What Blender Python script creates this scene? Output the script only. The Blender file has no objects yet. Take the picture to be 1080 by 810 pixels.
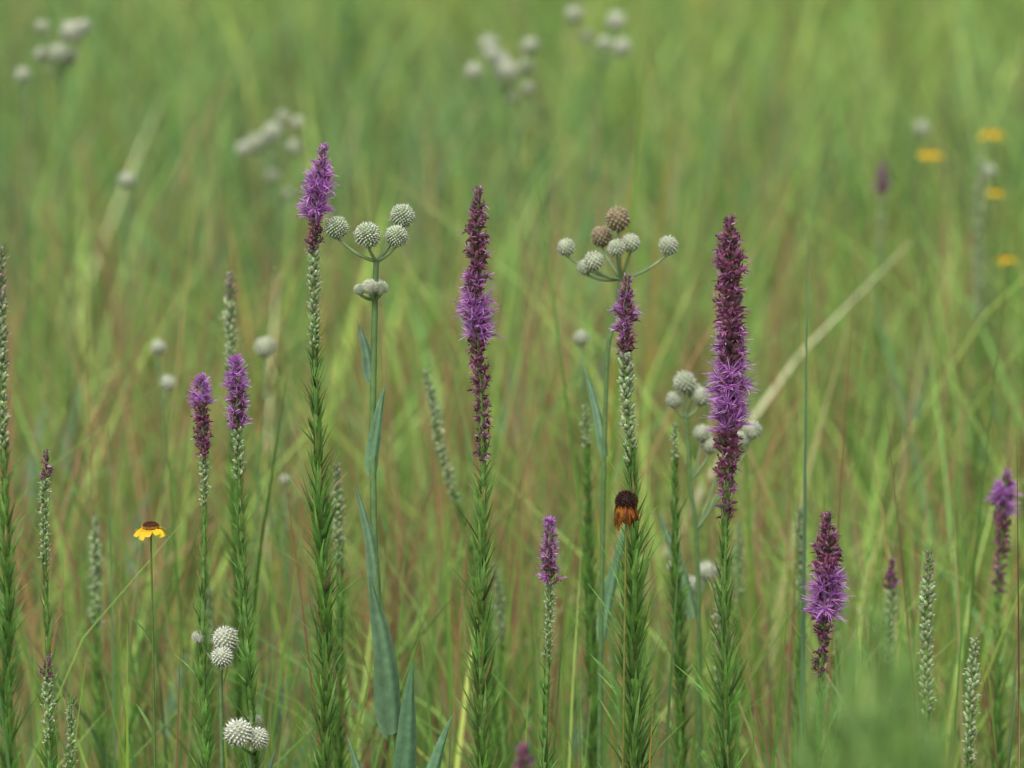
import bpy, math, random
import numpy as np
rng=np.random.default_rng(7); random.seed(7)
sc=bpy.context.scene
UP=np.array([0,0,1.0])
# ------------------------------------------------------------ materials
def leaf_mat(name, rough=0.55, transl=0.35, noise_scale=60., var=0.35, spec=0.3):
    m=bpy.data.materials.new(name); m.use_nodes=True
    nt=m.node_tree; n=nt.nodes; l=nt.links; n.clear()
    out=n.new('ShaderNodeOutputMaterial'); mix=n.new('ShaderNodeMixShader')
    p=n.new('ShaderNodeBsdfPrincipled'); t=n.new('ShaderNodeBsdfTranslucent')
    a=n.new('ShaderNodeAttribute'); a.attribute_name='col'
    tc=n.new('ShaderNodeTexCoord'); nz=n.new('ShaderNodeTexNoise'); nz.inputs['Scale'].default_value=noise_scale
    nz.inputs['Detail'].default_value=3
    mr=n.new('ShaderNodeMapRange'); mr.inputs['From Min'].default_value=.3; mr.inputs['From Max'].default_value=.7
    mr.inputs['To Min'].default_value=1-var; mr.inputs['To Max'].default_value=1+var
    vm=n.new('ShaderNodeVectorMath'); vm.operation='SCALE'
    l.new(tc.outputs['Object'],nz.inputs['Vector']); l.new(nz.outputs['Fac'],mr.inputs['Value'])
    l.new(a.outputs['Color'],vm.inputs[0]); l.new(mr.outputs[0],vm.inputs['Scale'])
    l.new(vm.outputs[0],p.inputs['Base Color']); l.new(vm.outputs[0],t.inputs['Color'])
    p.inputs['Roughness'].default_value=rough
    p.inputs['Specular IOR Level'].default_value=spec
    mix.inputs[0].default_value=transl
    l.new(p.outputs[0],mix.inputs[1]); l.new(t.outputs[0],mix.inputs[2]); l.new(mix.outputs[0],out.inputs[0])
    return m
MAT_GRASS=leaf_mat('grass_blade',.5,.42,9.,.18)
MAT_STAR=leaf_mat('blazing_star_tissue',.6,.3,150.,.25)
MAT_RM=leaf_mat('rattlesnake_master_tissue',.6,.15,120.,.18,.25)
MAT_YF=leaf_mat('yellow_flower_tissue',.6,.3,150.,.2)

# ------------------------------------------------------------ mesh accumulator
def nrm(v):
    v=np.asarray(v,float); return v/(np.linalg.norm(v)+1e-12)
class M:
    def __init__(s): s.V=[];s.F=[];s.C=[];s.n=0
    def add(s,v,f,c):
        v=np.asarray(v,float); c=np.asarray(c,float)
        if c.ndim==1: c=np.tile(c,(len(v),1))
        s.V.append(v); s.C.append(c)
        n=s.n; s.F.extend([tuple(i+n for i in q) for q in f]); s.n+=len(v)
    def build(s,name,mat,smooth=True):
        me=bpy.data.meshes.new(name)
        V=np.concatenate(s.V);C=np.concatenate(s.C)
        me.from_pydata(V.tolist(),[],s.F)
        a=me.color_attributes.new('col','FLOAT_COLOR','POINT')
        a.data.foreach_set('color',np.concatenate([np.clip(C,0,1),np.ones((len(C),1))],1).ravel())
        me.materials.append(mat)
        if smooth: me.polygons.foreach_set('use_smooth',[True]*len(me.polygons))
        o=bpy.data.objects.new(name,me); sc.collection.objects.link(o); return o
def frame(d):
    d=nrm(d); a=np.cross(d,UP)
    if np.linalg.norm(a)<1e-3: a=np.array([1.,0,0])
    a=nrm(a); return d,a,np.cross(d,a)
def tube(m,pts,r,c,k=6,c2=None):
    pts=np.asarray(pts,float); n=len(pts)
    r=np.broadcast_to(np.asarray(r,float),(n,)) if np.ndim(r)==0 else np.interp(np.linspace(0,1,n),np.linspace(0,1,len(r)),r)
    V=[];C=[]
    c=np.asarray(c,float); c2=c if c2 is None else np.asarray(c2,float)
    ang=np.arange(k)*2*math.pi/k
    for i in range(n):
        d=pts[min(i+1,n-1)]-pts[max(i-1,0)]; d=nrm(d)
        a=nrm(np.cross(d,[0,1.,0.01])); b=np.cross(d,a)
        V.append(pts[i]+r[i]*(np.cos(ang)[:,None]*a+np.sin(ang)[:,None]*b)); C.append(np.tile(c+(c2-c)*i/(n-1),(k,1)))
    F=[(i*k+j,i*k+(j+1)%k,(i+1)*k+(j+1)%k,(i+1)*k+j) for i in range(n-1) for j in range(k)]
    m.add(np.concatenate(V),F,np.concatenate(C))
def smooth_path(P,n=24):
    P=np.asarray(P,float); t=np.linspace(0,len(P)-1,n); out=[]
    for x in t:
        i=min(int(x),len(P)-2); u=x-i
        p0=P[max(i-1,0)];p1=P[i];p2=P[i+1];p3=P[min(i+2,len(P)-1)]
        out.append(.5*((2*p1)+(-p0+p2)*u+(2*p0-5*p1+4*p2-p3)*u*u+(-p0+3*p1-3*p2+p3)*u**3))
    return np.array(out)
def ribbon(m,b,d,L,w,bend=(0,0,0),c0=(.1,.2,.05),c1=None,n=3,prof=None,fold=0.,side=None):
    c0=np.asarray(c0,float); c1=c0 if c1 is None else np.asarray(c1,float)
    d=nrm(d); bend=np.asarray(bend,float)
    if side is None:
        side=np.cross(d,rng.normal(size=3))
    side=nrm(side); nn=np.cross(d,side)
    t=np.linspace(0,1,n+1)[:,None]
    P=b+d*L*t+bend*L*t*t
    if prof is None: W=np.sqrt(np.clip(1-t**1.6,0.0,1))*np.clip(.55+t*2,0,1)
    else: W=np.interp(t[:,0],np.linspace(0,1,len(prof)),prof)[:,None]
    W=W*w*.5+w*.015
    C=c0+(c1-c0)*t
    if fold:
        V=np.stack([P-side*W+nn*W*fold,P,P+side*W+nn*W*fold],1).reshape(-1,3)
        C=np.repeat(C,3,0)
        F=[]
        for i in range(n):
            F+= [(3*i,3*i+1,3*i+4,3*i+3),(3*i+1,3*i+2,3*i+5,3*i+4)]
    else:
        V=np.stack([P-side*W,P+side*W],1).reshape(-1,3); C=np.repeat(C,2,0)
        F=[(2*i,2*i+1,2*i+3,2*i+2) for i in range(n)]
    m.add(V,F,C)
def ellipsoid_t(k=6,r=4,taper=0.25):
    V=[(0,0,0)];
    for i in range(1,r):
        a=math.pi*i/r
        for j in range(k):
            b=2*math.pi*j/k+(i%2)*math.pi/k
            q=math.sin(a)*(1-taper*(-math.cos(a)))
            V.append((q*math.cos(b)*.5,q*math.sin(b)*.5,.5-.5*math.cos(a)))
    V.append((0,0,1)); F=[]
    for j in range(k): F.append((0,1+(j+1)%k,1+j))
    for i in range(r-2):
        for j in range(k):
            a=1+i*k+j;b=1+i*k+(j+1)%k
            F.append((a,b,b+k,a+k))
    e=len(V)-1
    for j in range(k): F.append((e,1+(r-2)*k+j,1+(r-2)*k+(j+1)%k))
    return np.array(V),F
EV,EF=ellipsoid_t()
def blob(m,b,d,L,w,c0,c1):
    d,a,e=frame(d)
    V=b+EV[:,2:3]*L*d+EV[:,0:1]*w*a+EV[:,1:2]*w*e
    t=EV[:,2:3]; m.add(V,EF,np.asarray(c0)*(1-t)+np.asarray(c1)*t)
def jit(c,s=.18):
    c=np.asarray(c,float); return np.clip(c*(1+rng.normal()*s)*(1+rng.normal(size=3)*s*.3),0.002,1)

# palette (linear base colours)
MAR=(.215,.052,.130); PINK=(.40,.18,.31)
LIL=(.64,.32,.70); VIO=(.46,.15,.53); BUD=(.46,.52,.32); BUDD=(.21,.31,.12)
LEAF=(.175,.33,.075); LEAFD=(.105,.21,.045); STEM=(.20,.34,.09)

def star(path,segs,leaf=1.0,wid=1.0,leafw=1.0,detail=1.0,leafden=1.0,name='blazing_star_plant',leafc=LEAF):
    """path: world points from tip downwards to the root at ground. segs: (start,end,kind) in metres below tip"""
    m=M()
    P=smooth_path(path,60)
    seg=np.linalg.norm(np.diff(P,axis=0),axis=1); S=np.concatenate([[0],np.cumsum(seg)]); Ltot=S[-1]
    ph=rng.uniform(0,6.28); P[:,0]+=.002*np.sin(S*14+ph)*np.clip(S*8,0,1)
    at=lambda s: np.array([np.interp(s,S,P[:,i]) for i in range(3)])
    tube(m,P,[.0009,.0015,.0024,.003,.0034],STEM,6)
    end=segs[-1][1]
    s=0.0; k=0; ga=2.39996
    tipw=lambda s:min(1,.42+(s/.045)**.8*.58)
    while s<end:
        kind=[q for q in segs if q[0]<=s+1e-9<q[1]+1e-6]
        kind=kind[0] if kind else segs[-1]
        a,b,kd=kind[:3]; sz=kind[3] if len(kind)>3 else 1.0
        u=(s-a)/max(b-a,1e-6)
        ang=k*ga+rng.normal()*.5
        h=np.array([math.cos(ang),math.sin(ang),0])
        p=at(s+.002); W=wid*tipw(s)
        if kd in('maroon','purple','open','spent'):
            el=.72+rng.normal()*.25
            if s<.012: el=1.25
            d=h*math.cos(el)+UP*math.sin(el)
            thin=1.0
            if kd=='spent': thin=1-.45*u
            L=.0122*W*sz*thin*(1+rng.normal()*.18); w=.0056*W*sz*thin
            c=jit(MAR if kd!='open' else VIO,.28)
            base=p+h*.0015
            blob(m,base,d,L,w,np.array(BUDD)*.5+np.array(c)*.5,c)
            dd,aa,ee=frame(d)
            for q in range(int(7*detail)):
                f=rng.uniform(0,6.28); o=aa*math.cos(f)+ee*math.sin(f)
                z=rng.uniform(.25,.95)
                cc=jit(MAR,.35) if rng.random()<.66 else jit(PINK,.25)
                ribbon(m,base+d*L*z+o*w*.42,d*.8+o*rng.uniform(.5,1.1),.0042*W*sz,.0022*W,o*.5,cc*.8,cc*1.15,2)
            nf={'maroon':1,'spent':0,'purple':7,'open':20}[kd]
            if kd=='maroon' and rng.random()<.6: nf=0
            for q in range(int(nf*max(detail,.6))):
                f=rng.uniform(0,6.28); o=aa*math.cos(f)+ee*math.sin(f)
                r=rng.uniform(.15,.95)
                c1=jit(LIL,.18) if rng.random()<.7 else jit(VIO,.2)
                ln=(.0070+.0062*rng.random())*W*(1 if kd=='open' else .7)
                ribbon(m,base+d*L*.8+o*w*.2,d+o*r*1.0,ln,.0011,o*.5*rng.random()+rng.normal(size=3)*.15,c1*.75,c1,3,prof=(.7,.9,.9,.8,.3))
            step=.00118/ (wid) if kd!='spent' else .0014+.0014*u
        else:
            el=1.0+rng.normal()*.16
            if s<.01: el=1.35
            d=h*math.cos(el)+UP*math.sin(el)
            L=.0088*W*sz*(1+rng.normal()*.15)*(1-.22*u); w=.0049*W*sz*(1-.22*u)
            c=jit(BUD,.15)
            if kd=='pink' or (kd=='bud' and a>0.04 and u<.08 and rng.random()<.5): c=jit(np.array(PINK)*.6+np.array(BUD)*.35,.25)
            base=p+h*.0018
            blob(m,base,d,L,w,jit(BUDD,.2)*1.2,c)
            dd,aa,ee=frame(d)
            for q in range(int(3*detail)):
                f=rng.uniform(0,6.28); o=aa*math.cos(f)+ee*math.sin(f)
                z=rng.uniform(.2,.8)
                cc=jit(BUD,.2)*1.2
                if kd=='pink': cc=jit(PINK,.3)
                ribbon(m,base+d*L*z+o*w*.4,d*.9+o*.8,.0035*W,.0016,o*.3,c*.8,cc,2)
            if rng.random()<.5:
                ribbon(m,p,h*.6+UP,.008+.012*u*rng.random()+.005,.0014,h*.15,jit(LEAFD),jit(LEAF)*1.3,3)
            step=.00125+.0009*u
        s+=step*(1+rng.normal()*.15) ; k+=1
    s=end*.93
    while s<Ltot*.85:
        ang=k*ga+rng.normal()*.4
        h=np.array([math.cos(ang),math.sin(ang),0]); p=at(s)
        g=min(1,(s-end)/.24+.2); g=max(g,.2)
        L=(.013+.034*g)*leaf*(1+rng.normal()*.27)
        el=1.26-.09*g+rng.normal()*.15
        d=h*math.cos(el)+UP*math.sin(el)
        c=jit(leafc,.26); dark=.8+.2*rng.random()
        if rng.random()<.03: c=jit((.34,.30,.12),.2)
        ribbon(m,p+h*.001,d,L,(.0020+.0020*g)*leafw,h*rng.uniform(-.15,.22)+rng.normal(size=3)*.07,c*.78*dark,c*1.25,4,
               prof=(.8,1,.85,.5,.06),side=np.cross(d,np.cross(h,UP)*.1+h))
        s+=.00118/leafden*(1+.5*(s/Ltot)); k+=1
    return m.build(name,MAT_STAR)

def pth(y,pts,rx=None):
    P=[(x,y,z) for x,z in pts]
    if rx is None: rx=pts[-1][0]
    P.append((rx,y+.0,-.01)); return P
S=star
S(pth(4.0,[(-.033,1.116),(-.034,1.0),(-.031,.855),(-.0285,.532)],-.022),[(0,.085,'maroon',.95),(.085,.11,'purple',1.0),(.11,.15,'open',.85),(.15,.27,'spent',.9)],wid=1.0,leaf=.95)
S(pth(4.0,[(-.184,1.158),(-.1935,1.09),(-.196,1.03),(-.192,.90),(-.1875,.532)],-.18),[(0,.022,'purple',.9),(.022,.075,'open',.8),(.075,.10,'maroon',.7),(.10,.20,'bud',1.05)],wid=.95,leafden=1.3,leaf=.85)
S(pth(4.0,[(.213,1.087),(.2145,.95),(.213,.788),(.214,.532)],.215),[(0,.11,'maroon',1.15),(.11,.15,'purple',1.15),(.15,.215,'open',1.0),(.215,.30,'spent',1.05)],wid=1.12,leaf=.95)
S(pth(4.0,[(.1135,1.030),(.1125,.92),(.119,.77),(.124,.532)],.128),[(0,.02,'maroon',.85),(.02,.06,'purple',.85),(.06,.078,'maroon',.8),(.078,.19,'bud',1.15)],wid=1.0,leafden=1.4,leaf=1.1,leafw=1.15)
S(pth(4.0,[(.312,.791),(.313,.71),(.3075,.625)],.305),[(0,.065,'maroon',1.15),(.065,.112,'open',.95),(.112,.165,'spent',.8)],wid=1.05,leaf=.7)
S(pth(4.0,[(.0375,.785),(.0356,.66),(.035,.532)],.036),[(0,.014,'open',.8),(.014,.062,'purple',.75),(.062,.14,'bud',.75)],wid=.9,leaf=.6,leafden=.7)
S(pth(4.0,[(-.3075,.929),(-.3066,.81),(-.3075,.532)],-.31),[(0,.028,'open',.75),(.028,.078,'maroon',.75),(.078,.13,'bud',.75)],wid=.95,leaf=.5,leafden=.8)
S(pth(3.98,[(-.272,.950),(-.270,.845),(-.2605,.598)],-.25),[(0,.030,'open',.8),(.03,.07,'purple',.7),(.07,.12,'bud',.85)],wid=1.0,leaf=.6,leafden=.9)
S(pth(4.5,[(-.312,.969),(-.311,.85)],-.30),[(0,.035,'pink',1.2),(.035,.11,'bud',1.2)],leaf=.8)
S(pth(4.02,[(-.464,.853),(-.467,.70),(-.467,.53)]),[(0,.03,'maroon',.7),(.03,.12,'bud',.8)],wid=.9,leaf=.6,leafden=.7)
S(pth(3.9,[(-.4525,.670),(-.453,.58)]),[(0,.022,'maroon',.75),(.022,.085,'bud',.9)],wid=.95,leaf=.6)
S(pth(3.98,[(-.4395,.606),(-.441,.5)]),[(0,.07,'bud',.8)],leaf=.6)
S(pth(4.35,[(-.1887,.78),(-.188,.6)]),[(0,.025,'pink',1.0),(.025,.11,'bud',1.)],leaf=.8)
S(pth(4.15,[(-.5215,1.04),(-.523,.8)]),[(0,.05,'pink',1.1),(.05,.21,'bud',1.1)],leaf=.9)
S(pth(4.05,[(.421,.745),(.4185,.6)]),[(0,.03,'pink',1.1),(.03,.17,'bud',1.15)],leaf=.7)
S(pth(4.45,[(.4208,.655),(.42,.5)]),[(0,.035,'maroon',.8),(.035,.12,'bud',1)],leaf=.7)
S(pth(4.05,[(.467,.654),(.466,.5)]),[(0,.13,'bud',1.1)],leaf=.7)
S(pth(4.5,[(.552,.745),(.547,.6)]),[(0,.015,'purple',.9),(.015,.05,'open',1.),(.05,.14,'spent',.9)],wid=.95,leaf=.7)
S(pth(6.5,[(.5896,.883),(.59,.7)]),[(0,.045,'purple',1.0),(.045,.16,'bud',1)],wid=1.,leaf=.7,leafden=.5,detail=.5)
S(pth(4.3,[(.2238,.680),(.224,.5)]),[(0,.02,'pink',1),(.02,.14,'bud',1.1)],leaf=.8)
S(pth(4.6,[(-.099,.845),(-.078,.74),(-.0485,.6414),(-.03,.5)],.0),[(0,.16,'bud',1.05)],leaf=.6)
S(pth(4.5,[(.0812,.821),(.086,.7),(.09,.5)]),[(0,.05,'bud',.8)],leaf=.6,leafden=1.4)
S(pth(4.3,[(.1734,.833),(.176,.7),(.18,.5)]),[(0,.04,'bud',.8)],leaf=.62,leafden=1.4)
S(pth(4.6,[(-.4766,.674),(-.475,.5)]),[(0,.13,'bud',1.1)],leaf=.8)
S(pth(3.25,[(.0093,.742),(.01,.6)]),[(0,.12,'maroon',1.1)],wid=1.05,leaf=.9)
S(pth(4.6,[(.3288,.685),(.33,.5)]),[(0,.12,'bud',1.1)],leaf=.8)
S(pth(6.0,[(.689,.948),(.69,.7)]),[(0,.25,'bud',1.3)],leaf=.9,leafden=.6,detail=.5)
S(pth(4.7,[(-.02,.60),(-.01,.45)]),[(0,.1,'bud',1.)],leaf=.8)
S(pth(4.5,[(.14,.62),(.14,.45)]),[(0,.1,'bud',1.)],leaf=.9,leafden=1.4)
S(pth(4.8,[(.27,.63),(.27,.45)]),[(0,.1,'bud',1.)],leaf=.9)
S(pth(4.7,[(-.36,.60),(-.355,.45)]),[(0,.1,'bud',1.)],leaf=.9)
S(pth(4.6,[(.37,.56),(.375,.42)]),[(0,.05,'bud',.9)],leaf=1.1)
S(pth(4.4,[(.43,.53),(.43,.4)]),[(0,.05,'bud',.9)],leaf=1.1)
for (x,y,z) in [(.215,2.35,1.045),(.190,2.3,.995),(.235,2.4,1.01),(.205,2.45,1.0),(.170,2.35,.955),(.255,2.4,.955),(.20,2.25,1.01),(.225,2.3,1.02),(.18,2.4,.98),(.24,2.3,.98),(.21,2.4,1.0),(.16,2.3,.93),(.265,2.35,.93)]:
    S(pth(y,[(x,z),(x+.003,z-.2)]),[(0,.008,'bud',.6)],leaf=1.25,leafden=.8,leafw=1.,detail=.5,name='leafy_shoot',leafc=(.27,.44,.13))

# --------------------------------------------------------- rattlesnake master
RMS=(.19,.28,.12); RMHD=(.15,.21,.10); RML=(.155,.265,.155)
def rm_head(m,c,r,kind='green',n=150):
    c=np.asarray(c,float); r=r*.97
    core,tip={'green':((.20,.26,.14),(.52,.57,.43)),'pale':((.36,.40,.27),(.58,.60,.48)),
              'brown':((.22,.18,.10),(.42,.34,.23)),'bloom':((.40,.43,.31),(.70,.71,.61))}[kind]
    k=12;R=8;V=[];F=[]
    for i in range(R+1):
        a=math.pi*i/R
        for j in range(k):
            b=2*math.pi*j/k; V.append((math.sin(a)*math.cos(b),math.sin(a)*math.sin(b),math.cos(a)*1.05))
    for i in range(R):
        for j in range(k): F.append((i*k+j,i*k+(j+1)%k,(i+1)*k+(j+1)%k,(i+1)*k+j))
    m.add(c+np.array(V)*r*.86,F,core)
    for i in range(n):
        z=1-2*(i+.5)/n; ph=i*2.39996; q=math.sqrt(1-z*z)
        d=np.array([q*math.cos(ph),q*math.sin(ph),z]); dd,a,e=frame(d+rng.normal(size=3)*.13)
        w=r*.115; b=c+d*r*.83
        tc=jit(tip,.16)
        ln=r*(.22+.17*rng.random())
        V=[b+a*w,b+e*w,b-a*w,b-e*w]
        mid=b+dd*ln*.55
        V+= [mid+a*w*.65,mid+e*w*.65,mid-a*w*.65,mid-e*w*.65,b+dd*ln]
        F=[(0,1,5,4),(1,2,6,5),(2,3,7,6),(3,0,4,7),(4,5,8),(5,6,8),(6,7,8),(7,4,8)]
        C=[core]*4+[tc]*4+[tc*1.1]
        m.add(V,F,C)
        if (kind=='bloom' and rng.random()<.9) or (kind=='green' and rng.random()<.25):
            for _ in range(2):
                ribbon(m,b+dd*ln*.7,dd+rng.normal(size=3)*.45,r*.30,r*.06,(0,0,0),(.66,.66,.58),(.7,.7,.64),1)
    for j in range(9):
        b=2*math.pi*j/9
        h=np.array([math.cos(b),math.sin(b),0])
        ribbon(m,c-UP*r*.95,h*1.0+UP*.25,r*.95,r*.25,(0,0,.15),RMS,RMHD,2)
def branch(m,p,q,r0=.0019,r1=.0013,sag=.2):
    p=np.asarray(p,float);q=np.asarray(q,float); d=q-p; L=np.linalg.norm(d)
    t=np.linspace(0,1,8)[:,None]
    P=p+d*t; P[:,2]-= (np.sin(t*math.pi)[:,0])*L*sag*.5*abs(d[0]/(L+1e-9))
    tube(m,P,[r0,r1],RMS,6,(.29,.38,.20))
def rm_leaf(m,b,tip,w,bend=(0,0,0),dark=1.):
    b=np.asarray(b,float);tip=np.asarray(tip,float); bend=np.asarray(bend,float)
    d=tip-b;L=np.linalg.norm(d)
    c=jit(RML,.1)*dark
    t=np.linspace(0,1,15)[:,None]; P=b+(d-bend*L)*t+bend*L*t*t
    side=nrm(np.cross(nrm(d),[.45,-.9,.1])); nn=np.cross(nrm(d),side)
    W=np.interp(t[:,0],[0,.12,.35,.7,.9,1],[.7,1,.95,.6,.25,.02])[:,None]*w*.5
    wav=np.sin(t*9)*w*.08
    rows=[]
    for k,f in((-1,1),(-.5,.35),(0,0),(.5,.35),(1,1)): rows.append(P+side*W*k+nn*W*.55*f+nn*wav*abs(k))
    V=np.stack(rows,1).reshape(-1,3)
    C=np.tile(np.array([c*1.35,c,c*1.7,c,c*1.35]),(15,1)).reshape(-1,3)
    C=np.clip(C*(1-.15*np.repeat(t,5,0)),0,1)
    F=[(5*i+j,5*i+j+1,5*i+j+6,5*i+j+5) for i in range(14) for j in range(4)]
    m.add(V,F,C)
    for i in range(2,13):
        for sgn in(-1,1):
            e=V[5*i+(0 if sgn<0 else 4)]
            ribbon(m,e,side*sgn+nrm(d)*1.2,.003,.0005,(0,0,0),c*1.3,c*1.6,1)
def rm(name,stem,groups,leaves=(),r=.0024,n=150):
    m=M(); P=smooth_path(stem,40); tube(m,P,[r*.8,r,r*1.3],(.16,.26,.10),8,(.13,.24,.08))
    for j,heads in groups:
        j=np.asarray(j,float)
        for k in range(6):
            a=k*1.05; h=np.array([math.cos(a),math.sin(a),0])
            ribbon(m,j,h+UP*.5,.009,.0016,(0,0,.1),RMS,RML,2)
        for (x,y,z,rr,kd) in heads:
            c=np.array([x,y,z]); dv=nrm(c-j); branch(m,j,c-UP*rr*.85 if abs(dv[2])>.3 else c-dv*rr*.8)
            rm_head(m,c,rr,kd,n)
    for l in leaves: rm_leaf(m,*l)
    return m.build(name,MAT_RM)
RN='rattlesnake_master_plant'
rm(RN,[(-.1335,4,1.0445),(-.135,4,1.0066),(-.138,4,.845),(-.133,4,.684),(-.1125,4,.532),(-.09,4.0,-.01)],
 [((-.1335,4,1.0445),[(-.1725,4.0,1.078,.0112,'green'),(-.1416,3.985,1.0725,.0125,'green'),(-.1134,3.995,1.070,.0108,'green'),(-.108,4.01,1.0885,.0115,'green')]),
  ((-.135,4,1.0066),[(-.150,3.99,1.018,.0055,'green'),(-.1397,3.985,1.0215,.0075,'pale'),(-.1284,3.99,1.020,.0065,'green'),(-.133,4.01,1.020,.006,'pale')])],
 [((-.139,4,.925),(-.151,3.99,.985),.013,(-.12,0,-.05)),
  ((-.138,4,.830),(-.124,3.985,.925),.015,(.1,0,0)),
  ((-.134,4,.700),(-.155,3.985,.825),.015,(-.15,0,0)),
  ((-.118,3.99,.57),(-.140,3.965,.735),.030,(-.1,0,0)),
  ((-.112,3.99,.44),(-.097,3.94,.655),.032,(.0,0,0)),
  ((-.105,3.99,.40),(-.058,3.95,.60),.026,(.1,0,0)),
  ((-.10,4.0,.30),(-.165,3.99,.57),.028,(-.1,0,0))],r=.0034,n=190)
yb=4.28
rm(RN,[(.1146,yb,.991),(.106,yb,.94),(.0996,yb,.88),(.095,yb,.6),(.09,yb,-.01)],
 [((.1146,yb,.991),[(.0568,yb,1.024,.0095,'pale'),(.0857,yb-.02,1.012,.0105,'pale'),(.0946,yb+.02,1.033,.0115,'brown'),(.1116,yb,1.054,.0135,'brown'),
   (.1245,yb-.01,1.030,.010,'pale'),(.1644,yb,1.026,.0105,'pale'),(.1096,yb-.02,1.026,.0095,'pale'),(.0767,yb,1.003,.0085,'pale')])],
 [((.1,yb,.8),(.075,yb,.9),.012,(-.1,0,0)),((.097,yb,.6),(.13,yb,.75),.016,(.1,0,0))],n=90)
yb=4.4
rm(RN,[(.189,yb,.825),(.195,yb,.75),(.205,yb,.6),(.21,yb,-.01)],
 [((.189,yb,.822),[(.1764,yb,.8424,.0095,'pale'),(.1876,yb,.862,.0125,'pale'),(.206,yb,.846,.0105,'pale'),(.198,yb+.02,.850,.009,'pale')]),
  ((.197,yb,.755),[(.207,yb,.806,.0095,'pale'),(.2162,yb,.792,.0095,'pale')]),
  ((.203,yb,.70),[(.262,yb,.809,.0105,'pale'),(.250,yb,.799,.009,'pale'),(.238,yb+.02,.803,.008,'pale')])],
 [((.2,yb,.6),(.16,yb,.72),.018,(-.1,0,0))],n=90)
rm(RN,[(-.2906,4,.636),(-.291,4,.55),(-.285,4,-.01)],
 [((-.2906,4,.636),[(-.313,4,.667,.0062,'bloom'),(-.286,3.995,.666,.0125,'bloom'),(-.2885,3.985,.650,.0105,'bloom'),(-.281,4.01,.655,.007,'pale')])],n=120)
rm(RN,[(-.2605,3.97,.556),(-.26,3.97,.45),(-.27,4.0,-.01)],
 [((-.2605,3.97,.556),[(-.269,3.93,.586,.0135,'bloom'),(-.2513,3.94,.578,.0105,'bloom'),(-.258,4.0,.580,.008,'pale')])],
 [((-.26,3.97,.42),(-.235,3.97,.56),.016,(.1,0,0)),((-.262,3.97,.40),(-.29,3.97,.54),.016,(-.1,0,0))],n=120)
def far_rm(x,y,z,heads,r=.0115,sp=.03,kind='bloom',jz=.04):
    H=[]
    for i in range(heads):
        if heads==1: H.append((x,y,z,r,kind)); break
        a=i*2.4; q=sp*(0.45+.55*rng.random())
        H.append((x+math.cos(a)*q*1.2,y+math.sin(a)*q,z+rng.uniform(-.035,.028),r*rng.uniform(.7,1.2),'bloom' if rng.random()<.5 else 'pale'))
    j=(x,y,z-jz-.025)
    rm(RN,[j,(x+rng.normal()*.01,y,z*.5),(x+rng.normal()*.02,y,-.01)],[(j,H)],[((x,y,z*.35),(x+.03,y,z*.5),.02,(.1,0,0))],r=.0017,n=60)
for a in [(-.3047,5.0,.812,1,.0135,.03,'pale'),(-.4486,5.2,.768,2,.0115,.008),(-.5667,6.,.912,1,.013,.03,'pale'),(-.41,7,.89,7,.014,.045),(-.7183,6.5,1.083,6,.0145,.035),
          (-.765,6.4,1.035,1,.013,.03,'pale'),(-.012,7,1.02,8,.0155,.055),(.01,7,.945,2,.0125,.02),(.1553,7.2,1.05,5,.0145,.05),(.0856,5.,.8235,1,.010,.03,'pale'),
          (.1995,4.62,.614,4,.010,.024),(.7524,7.5,.848,1,.015,.03,'pale'),(.842,7.2,.80,1,.013,.03,'pale'),(-.2813,5,.6455,1,.007,.03,'pale'),(-.405,7.1,.79,2,.0115,.02)]:
    far_rm(*a)

# --------------------------------------------------------- yellow daisies / seed head
def daisy(name,x,y,z,r=.017,stem=(.17,.24,.06),hr=.0085,rx=0):
    m=M(); tube(m,smooth_path([(x,y,z-.004),(x+.001,y,z*.6),(x+rx,y,-.01)],24),[.0009,.0014,.0018],stem,6)
    c=np.array([x,y,z]); 
    k=16;R=6;V=[];F=[];C=[]
    for i in range(R+1):
        a=math.pi*.5*i/R
        for j in range(k):
            b=2*math.pi*j/k; V.append((hr*math.sin(a)*math.cos(b),hr*math.sin(a)*math.sin(b),hr*.6*math.cos(a)-.001)); C.append((.10,.035,.012) if i<4 else (.22,.10,.02))
    for i in range(R):
        for j in range(k): F.append((i*k+j,i*k+(j+1)%k,(i+1)*k+(j+1)%k,(i+1)*k+j))
    m.add(c+np.array(V),F,C)
    for i in range(110):
        zz=1-(i+.5)/110; ph=i*2.4; q=math.sqrt(1-zz*zz); d=np.array([q*math.cos(ph),q*math.sin(ph),zz])
        cc=jit((.12,.035,.012),.3) if zz>.35 else jit((.6,.35,.03),.2)
        blob(m,c+d*hr*np.array([.93,.93,.58]),d,.0019,.0011,cc,cc*1.3)
    for i in range(15):
        a=i*2*math.pi/15+rng.normal()*.08; h=np.array([math.cos(a),math.sin(a),0])
        cc=jit((.80,.56,.02),.06)
        L=(r-hr*.6)*rng.uniform(.9,1.15)
        ribbon(m,c+h*hr*.75-UP*.001,h+UP*rng.uniform(-.15,.2),L,.0066*r/.017,(0,0,-.45*rng.uniform(.5,1.5)),cc*np.array([.98,.85,.8]),cc,4,prof=(.5,.9,1,1,.75),side=np.cross(h,UP)+rng.normal(size=3)*.15,fold=-.15)
        ribbon(m,c+h*.002-UP*.003,h+UP*.05,.009,.002,(0,0,-.1),(.12,.2,.05),(.12,.2,.05),2)
    for s in np.linspace(.35,.85,5):
        a=rng.uniform(0,6.28);h=np.array([math.cos(a),math.sin(a),0])
        ribbon(m,np.array([x+rx*(1-s)*.5,y,z*s]),h*.5+UP,.035,.004,h*.3,LEAFD,LEAF,4)
    return m.build(name,MAT_YF)
daisy('yellow_sneezeweed_flower',-.359,4.0,.778,rx=.004,r=.0165)
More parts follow.
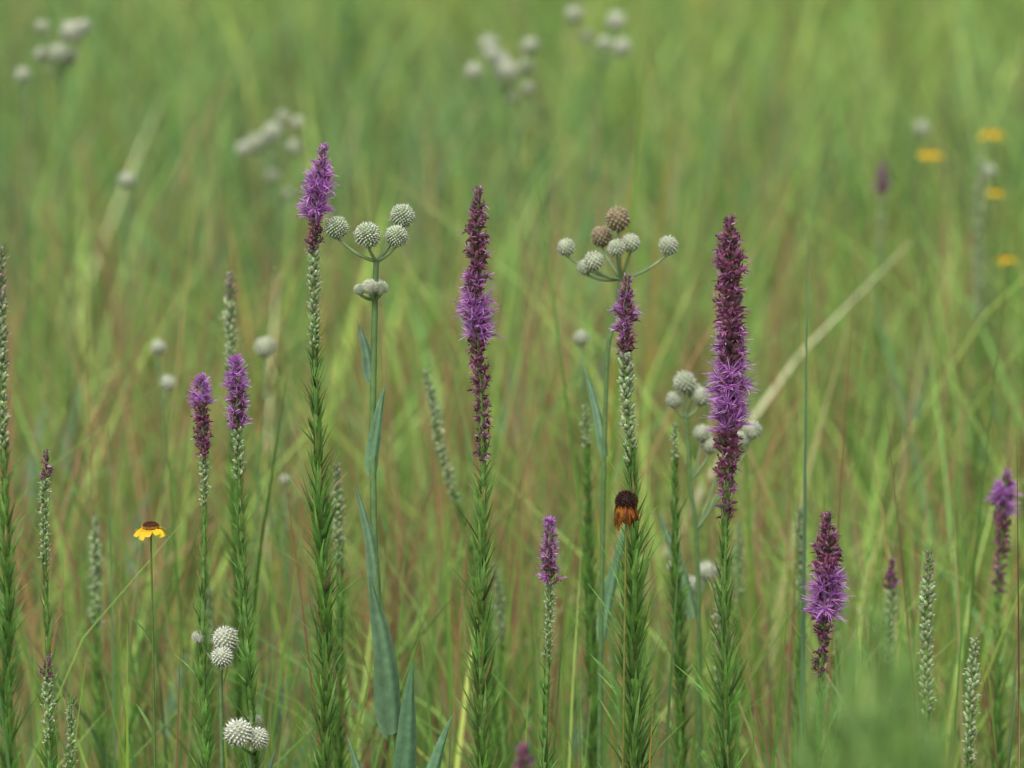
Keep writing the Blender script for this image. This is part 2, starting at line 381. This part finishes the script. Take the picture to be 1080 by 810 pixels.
for (x,y,z,r) in [(.8825,7.5,.843,.022),(.7682,7.5,.804,.024),(.8287,7.0,.787,.016),(.79,6.5,.735,.016)]:
    daisy('yellow_sneezeweed_flower',x,y,z,r=r,hr=.007)
m=M(); x,y,z=.1115,3.93,.8175
tube(m,smooth_path([(x,y,z-.02),(x-.001,y,.7),(x-.002,y,.53),(x-.004,y,-.01)],30),[.0011,.0013,.0016],(.24,.26,.06),7)
c=np.array([x,y,z])
k=14;R=8;V=[];F=[]
for i in range(R+1):
    a=math.pi*i/R
    for j in range(k):
        b=2*math.pi*j/k; V.append((math.sin(a)*math.cos(b),math.sin(a)*math.sin(b),math.cos(a)*.95))
for i in range(R):
    for j in range(k): F.append((i*k+j,i*k+(j+1)%k,(i+1)*k+(j+1)%k,(i+1)*k+j))
m.add(c+np.array(V)*.0095,F,(.028,.012,.010))
for i in range(230):
    zz=1-1.7*(i+.5)/230; ph=i*2.4;q=math.sqrt(1-zz*zz);d=np.array([q*math.cos(ph),q*math.sin(ph),zz])
    cc=jit((.055,.022,.015),.4); blob(m,c+d*.0092,d+rng.normal(size=3)*.2,.003*rng.uniform(.7,1.2),.0013,cc,cc*1.8)
for i in range(44):
    a=i*2.4+rng.normal()*.2; h=np.array([math.cos(a),math.sin(a),0])
    cc=jit((.50,.18,.025) if i%3 else (.22,.07,.015),.3)
    ribbon(m,c+h*.0088-UP*(.003+.003*rng.random()),h*rng.uniform(.15,.45)-UP*1,.020*rng.uniform(.6,1.15),.0050,-h*rng.uniform(.1,.45)+rng.normal(size=3)*.16,cc,cc*.6,5,prof=(.6,1,1,.8,.25),side=np.cross(h,UP)+rng.normal(size=3)*.35,fold=.4)
for s in(.35,.45,.55,.62):
    h=np.array([random.uniform(-1,1),random.uniform(-1,1),0]); ribbon(m,np.array([x-.002,y,s]),h*.5+UP,.05,.005,h*.3,LEAFD,LEAF,5)
m.build('spent_coneflower',MAT_YF)

# --------------------------------------------------------- grass mass
def grass(name,X,Y,Hh,lean,leandir,curl,Wd,col,face,basecol=(.23,.24,.10),ns=4):
    N=len(X); t=np.linspace(0,1,ns+1)[None,:]
    ld=np.stack([np.cos(leandir),np.sin(leandir)],1)
    hor=Hh[:,None]*(lean[:,None]*t+curl[:,None]*t**2.4)
    zz=Hh[:,None]*(t-np.clip(curl,0,2)[:,None]*.32*t**3)
    P=np.zeros((N,ns+1,3)); P[:,:,0]=X[:,None]+ld[:,:1]*hor; P[:,:,1]=Y[:,None]+ld[:,1:]*hor; P[:,:,2]=zz-.005
    prof=np.interp(np.linspace(0,1,ns+1),[0,.25,.5,.75,1],[.8,1,.85,.55,.04])[None,:]
    w=Wd[:,None]*prof*.5
    sd=np.stack([np.cos(face),np.sin(face),np.zeros(N)],1)[:,None,:]
    V=np.stack([P-sd*w[:,:,None],P+sd*w[:,:,None]],2).reshape(-1,3)
    tt=t[...,None]
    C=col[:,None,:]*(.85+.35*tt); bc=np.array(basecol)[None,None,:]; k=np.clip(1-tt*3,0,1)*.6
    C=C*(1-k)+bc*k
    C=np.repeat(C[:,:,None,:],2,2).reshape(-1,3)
    base=(np.arange(N)*(ns+1)*2)[:,None,None]; s=np.arange(ns)[None,:,None]*2
    F=(base+s+np.array([0,1,3,2])[None,None,:]).reshape(-1)
    nf=N*ns
    me=bpy.data.meshes.new(name)
    me.vertices.add(len(V)); me.vertices.foreach_set('co',V.ravel())
    me.loops.add(nf*4); me.loops.foreach_set('vertex_index',F.astype(np.int32))
    me.polygons.add(nf); me.polygons.foreach_set('loop_start',(np.arange(nf)*4).astype(np.int32))
    me.update(calc_edges=True)
    a=me.color_attributes.new('col','FLOAT_COLOR','POINT')
    a.data.foreach_set('color',np.concatenate([np.clip(C,0,1),np.ones((len(C),1))],1).ravel())
    me.polygons.foreach_set('use_smooth',np.ones(nf,bool))
    me.materials.append(MAT_GRASS)
    o=bpy.data.objects.new(name,me); sc.collection.objects.link(o); return o
def fnoise(x,y,seed,sc_=1.):
    r=np.random.default_rng(seed); v=0
    for i in range(7):
        a=r.uniform(0,6.28); f=sc_*r.uniform(.5,2.2); v=v+np.sin((x*math.cos(a)+y*math.sin(a))*f+r.uniform(0,6.28))
    return v/7*1.9
def scatter(y0,y1,dens,halfw):
    A=[]
    for yy in np.arange(y0,y1,.25):
        hw=halfw(yy); n=int(2*hw*.25*dens(yy)); 
        A.append(np.stack([rng.uniform(-hw,hw,n),rng.uniform(yy,yy+.25,n)],1))
    return np.concatenate(A)
hw=lambda y:y*.125+.7
pts=scatter(1.2,26,lambda y:(150 if y<3.7 else 430 if y<8 else 240 if y<14 else 110),hw)
X=pts[:,0];Y=pts[:,1]; N=len(X)
tx=fnoise(X,Y,3,9.); X=X+.08*np.sin(9*Y+tx*3); Y=Y+.08*np.sin(8*X)
G=1.74
green=np.array([.098,.180,.042])*G; ygreen=np.array([.182,.266,.062])*G; blue=np.array([.074,.150,.058])*G; rust=np.array([.245,.130,.072])*G; straw=np.array([.31,.27,.14])*G; yel=np.array([.38,.30,.05])*G
n1=fnoise(X,Y,11,1.6); n2=fnoise(X,Y,12,3.5); n3=fnoise(X,Y,13,1.0); n4=fnoise(X,Y,14,5.)
rustp=np.clip(.13+.18*np.exp(-((Y-6.4)/1.8)**2)*(1.1-.5*np.tanh(X*2))+.20*n2,.01,.6)
rustp=np.where(Y>9.5,rustp*.5,rustp)
strawp=np.clip(.07+.07*n4,.01,.3)
bluep=np.clip(.20+.34*n3+np.where((Y>8.5)&(X<.3)&(Y<13),.35,0),.02,.9)
yelp=np.clip(.38+.38*n1+np.where(X>.3,.12,0)+np.where(Y>12,.2,0),.04,.9)
u=rng.random(N); col=np.tile(green,(N,1))
isr=u<rustp; u2=rng.random(N)
isst=(~isr)&(u2<strawp); u3=rng.random(N)
isb=(~isr)&(~isst)&(u3<bluep); isy=(~isr)&(~isst)&(~isb)&(rng.random(N)<yelp)
col[isr]=rust;col[isst]=straw;col[isb]=blue;col[isy]=ygreen
isor=rng.random(N)<.008; col[isor]=yel
col=col*(1+rng.normal(size=(N,1))*.32)*(1+rng.normal(size=(N,3))*.06)*(1+.14*n4[:,None]); col=np.clip(col,.01,.7)
Hh=rng.normal(.60,.13,N)+.08*n2+.05*n4+np.where(isr,.08,0)
front=np.clip((Y-3.2)/1.3,0,1); Hh=Hh*(.62+.38*front)
tall=rng.random(N)<.06; Hh=np.where(tall&(Y>4.4),Hh*1.35,Hh)
Hh=np.clip(Hh,.2,1.05)
Hh=np.where((Y<4.25),np.minimum(Hh,.50+.08*rng.random(N)),Hh)
lean=np.abs(rng.normal(0,.23,N)); curl=np.abs(rng.normal(.18,.34,N)); curl=np.where(isr,curl*.35,curl)
near=Y<4.6; lean=np.where(near,lean*.6,lean); curl=np.where(near,np.minimum(curl,.35),curl)
Wd=np.where(isr|isst,rng.uniform(.0018,.0042,N),rng.uniform(.0026,.0090,N))*(1+np.clip(Y-6,0,20)*.085)
wide=(rng.random(N)<.08)&(Y>5.2)&~isr; Wd=np.where(wide,Wd*1.8+.004,Wd); col[wide]*=1.15
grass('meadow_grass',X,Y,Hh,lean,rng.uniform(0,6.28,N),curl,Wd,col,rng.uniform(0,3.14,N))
pts=scatter(26,60,lambda y:22,lambda y:y*.3)
sd=scatter(0.5,26,lambda y:60,lambda y:y*.30+2.); sd=sd[np.abs(sd[:,0])>hw(sd[:,1])]
pts=np.concatenate([pts,sd]); X=pts[:,0];Y=pts[:,1];N=len(X)
col=green+(ygreen-green)*rng.random((N,1)); col=np.where(rng.random((N,1))<.12,rust,col)
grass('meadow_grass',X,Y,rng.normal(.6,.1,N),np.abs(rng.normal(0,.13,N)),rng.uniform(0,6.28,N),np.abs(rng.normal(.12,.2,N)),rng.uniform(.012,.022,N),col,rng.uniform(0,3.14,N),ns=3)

TB=[ # tipx, y, tipz, rootx, width, colour
 (.3125,4.3,1.04,.312,.007,(.15,.27,.15)),(-.384,4.0,.68,-.39,.006,(.28,.45,.06)),(-.435,4.35,.86,-.43,.004,(.16,.28,.10)),
 (.372,4.4,.99,.335,.0022,(.26,.10,.07)),(.40,4.35,.86,.47,.0025,(.22,.09,.07)),(.50,4.0,.87,.515,.003,(.16,.07,.05)),
 (.085,4.4,.80,.13,.004,(.35,.32,.07)),(.515,3.3,.97,.46,.007,(.10,.19,.11)),(.14,3.95,.62,.118,.004,(.50,.27,.06)),
 (.06,4.1,.75,.02,.004,(.15,.3,.06)),(-.06,4.05,.60,-.08,.006,(.13,.25,.10)),(.17,4.05,.77,.14,.005,(.14,.27,.09)),
 (-.24,4.2,.82,-.17,.003,(.28,.14,.08)),(-.22,4.3,.70,-.12,.003,(.28,.14,.08)),(-.54,4.2,.73,-.5,.005,(.14,.27,.06)),
 (.29,4.2,.66,.25,.005,(.15,.32,.06)),(.35,4.1,.70,.38,.003,(.26,.36,.09)),(.48,4.2,.78,.45,.004,(.14,.28,.06)),
 (.02,4.7,1.10,.13,.006,(.17,.30,.06)),(.25,4.9,1.05,.32,.006,(.17,.31,.05)),(.17,5.2,1.15,.10,.007,(.18,.33,.05)),
 (-.40,4.6,.86,-.36,.004,(.14,.26,.06)),(.56,4.6,.95,.50,.006,(.15,.28,.06)),(.20,6.2,1.02,.12,.009,(.45,.36,.06)),(.26,6.6,1.0,.2,.007,(.48,.34,.06))]
for i in range(240):
    y=rng.uniform(3.95,5.0); x=rng.uniform(-.6,.6); z=rng.uniform(.52,.76)-(.0 if y>4.3 else .06)
    c=[(.17,.32,.065),(.27,.42,.08),(.13,.27,.08),(.28,.16,.09),(.38,.36,.15),(.21,.38,.07),(.18,.34,.07)][rng.integers(0,7)]
    TB.append((x+rng.normal()*.06,y,z,x,rng.uniform(.0018,.0060),c))
for i in range(80):
    y=rng.uniform(4.8,8.5); x=rng.uniform(-.15*y,.15*y); z=rng.uniform(.75,1.0)
    c=[(.34,.20,.11),(.38,.36,.15),(.26,.40,.10),(.36,.17,.10),(.36,.22,.12)][rng.integers(0,5)]
    TB.append((x+rng.normal()*.12,y,z,x,rng.uniform(.003,.006),c))
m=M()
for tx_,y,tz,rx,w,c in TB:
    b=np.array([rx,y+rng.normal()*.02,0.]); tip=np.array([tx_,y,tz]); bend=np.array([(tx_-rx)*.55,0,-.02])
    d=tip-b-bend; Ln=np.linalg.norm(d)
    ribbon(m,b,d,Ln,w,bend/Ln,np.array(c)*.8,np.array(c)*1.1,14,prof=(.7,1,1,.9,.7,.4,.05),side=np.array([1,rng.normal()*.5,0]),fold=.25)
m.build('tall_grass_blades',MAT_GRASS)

# --------------------------------------------------------- ground
n=80; g=np.linspace(-1,1,n); gx=np.sign(g)*np.abs(g)**2.2*400
V=[];F=[]
for j in range(n):
    for i in range(n):
        X_=gx[i];Y_=gx[j]; d=math.hypot(X_,Y_); k=min(max((d-45)/100,0),1)
        V.append((X_,Y_,k*(.8*math.sin(X_*.03+1)+.7*math.sin(Y_*.022))))
for j in range(n-1):
    for i in range(n-1): F.append((j*n+i,j*n+i+1,(j+1)*n+i+1,(j+1)*n+i))
me=bpy.data.meshes.new('ground'); me.from_pydata(V,[],F); go=bpy.data.objects.new('ground',me); sc.collection.objects.link(go)
mt=bpy.data.materials.new('meadow_soil_and_thatch'); mt.use_nodes=True; nt=mt.node_tree; p=nt.nodes['Principled BSDF']
tc=nt.nodes.new('ShaderNodeTexCoord'); nz=nt.nodes.new('ShaderNodeTexNoise'); nz.inputs['Scale'].default_value=6; nz.inputs['Detail'].default_value=10
cr=nt.nodes.new('ShaderNodeValToRGB'); e=cr.color_ramp.elements; e[0].position=.35;e[0].color=(.11,.18,.05,1);e[1].position=.65;e[1].color=(.21,.27,.08,1)
q=e.new(.5); q.color=(.18,.18,.08,1)
nt.links.new(tc.outputs['Object'],nz.inputs['Vector']); nt.links.new(nz.outputs['Fac'],cr.inputs[0]); nt.links.new(cr.outputs[0],p.inputs['Base Color'])
bp=nt.nodes.new('ShaderNodeBump'); bp.inputs['Strength'].default_value=.6; nt.links.new(nz.outputs['Fac'],bp.inputs['Height']); nt.links.new(bp.outputs[0],p.inputs['Normal'])
p.inputs['Roughness'].default_value=.95; me.materials.append(mt)

# --------------------------------------------------------- light: bright overcast
el=math.radians(60); az=math.radians(200)
w=bpy.data.worlds.new('World'); sc.world=w; w.use_nodes=True; nt=w.node_tree
sky=nt.nodes.new('ShaderNodeTexSky'); sky.sky_type='NISHITA'; sky.sun_disc=False; sky.sun_elevation=el; sky.sun_rotation=az; sky.dust_density=4; sky.air_density=1.
hs=nt.nodes.new('ShaderNodeHueSaturation'); hs.inputs['Saturation'].default_value=.4
bg=nt.nodes['Background']; nt.links.new(sky.outputs[0],hs.inputs['Color']); nt.links.new(hs.outputs[0],bg.inputs['Color']); bg.inputs['Strength'].default_value=.15
L=bpy.data.lights.new('sun','SUN'); L.energy=3.0; L.angle=math.radians(60); L.color=(1,.98,.94)
so=bpy.data.objects.new('sun',L); sc.collection.objects.link(so)
from mathutils import Vector
sd_=Vector((math.sin(az)*math.cos(el),math.cos(az)*math.cos(el),math.sin(el)))
so.rotation_euler=sd_.to_track_quat('Z','Y').to_euler(); so.location=(0,0,10)
# --------------------------------------------------------- camera
cam=bpy.data.cameras.new('camera'); co=bpy.data.objects.new('camera',cam); sc.collection.objects.link(co)
co.location=(0,0,1.55); co.rotation_euler=(math.radians(81.085),0,0)
cam.lens=144; cam.sensor_width=36; cam.clip_end=2000; cam.clip_start=.05
cam.dof.use_dof=True; cam.dof.focus_distance=4.03; cam.dof.aperture_fstop=4.6
sc.camera=co
sc.view_settings.view_transform='Standard'; sc.view_settings.look='None'; sc.view_settings.exposure=0
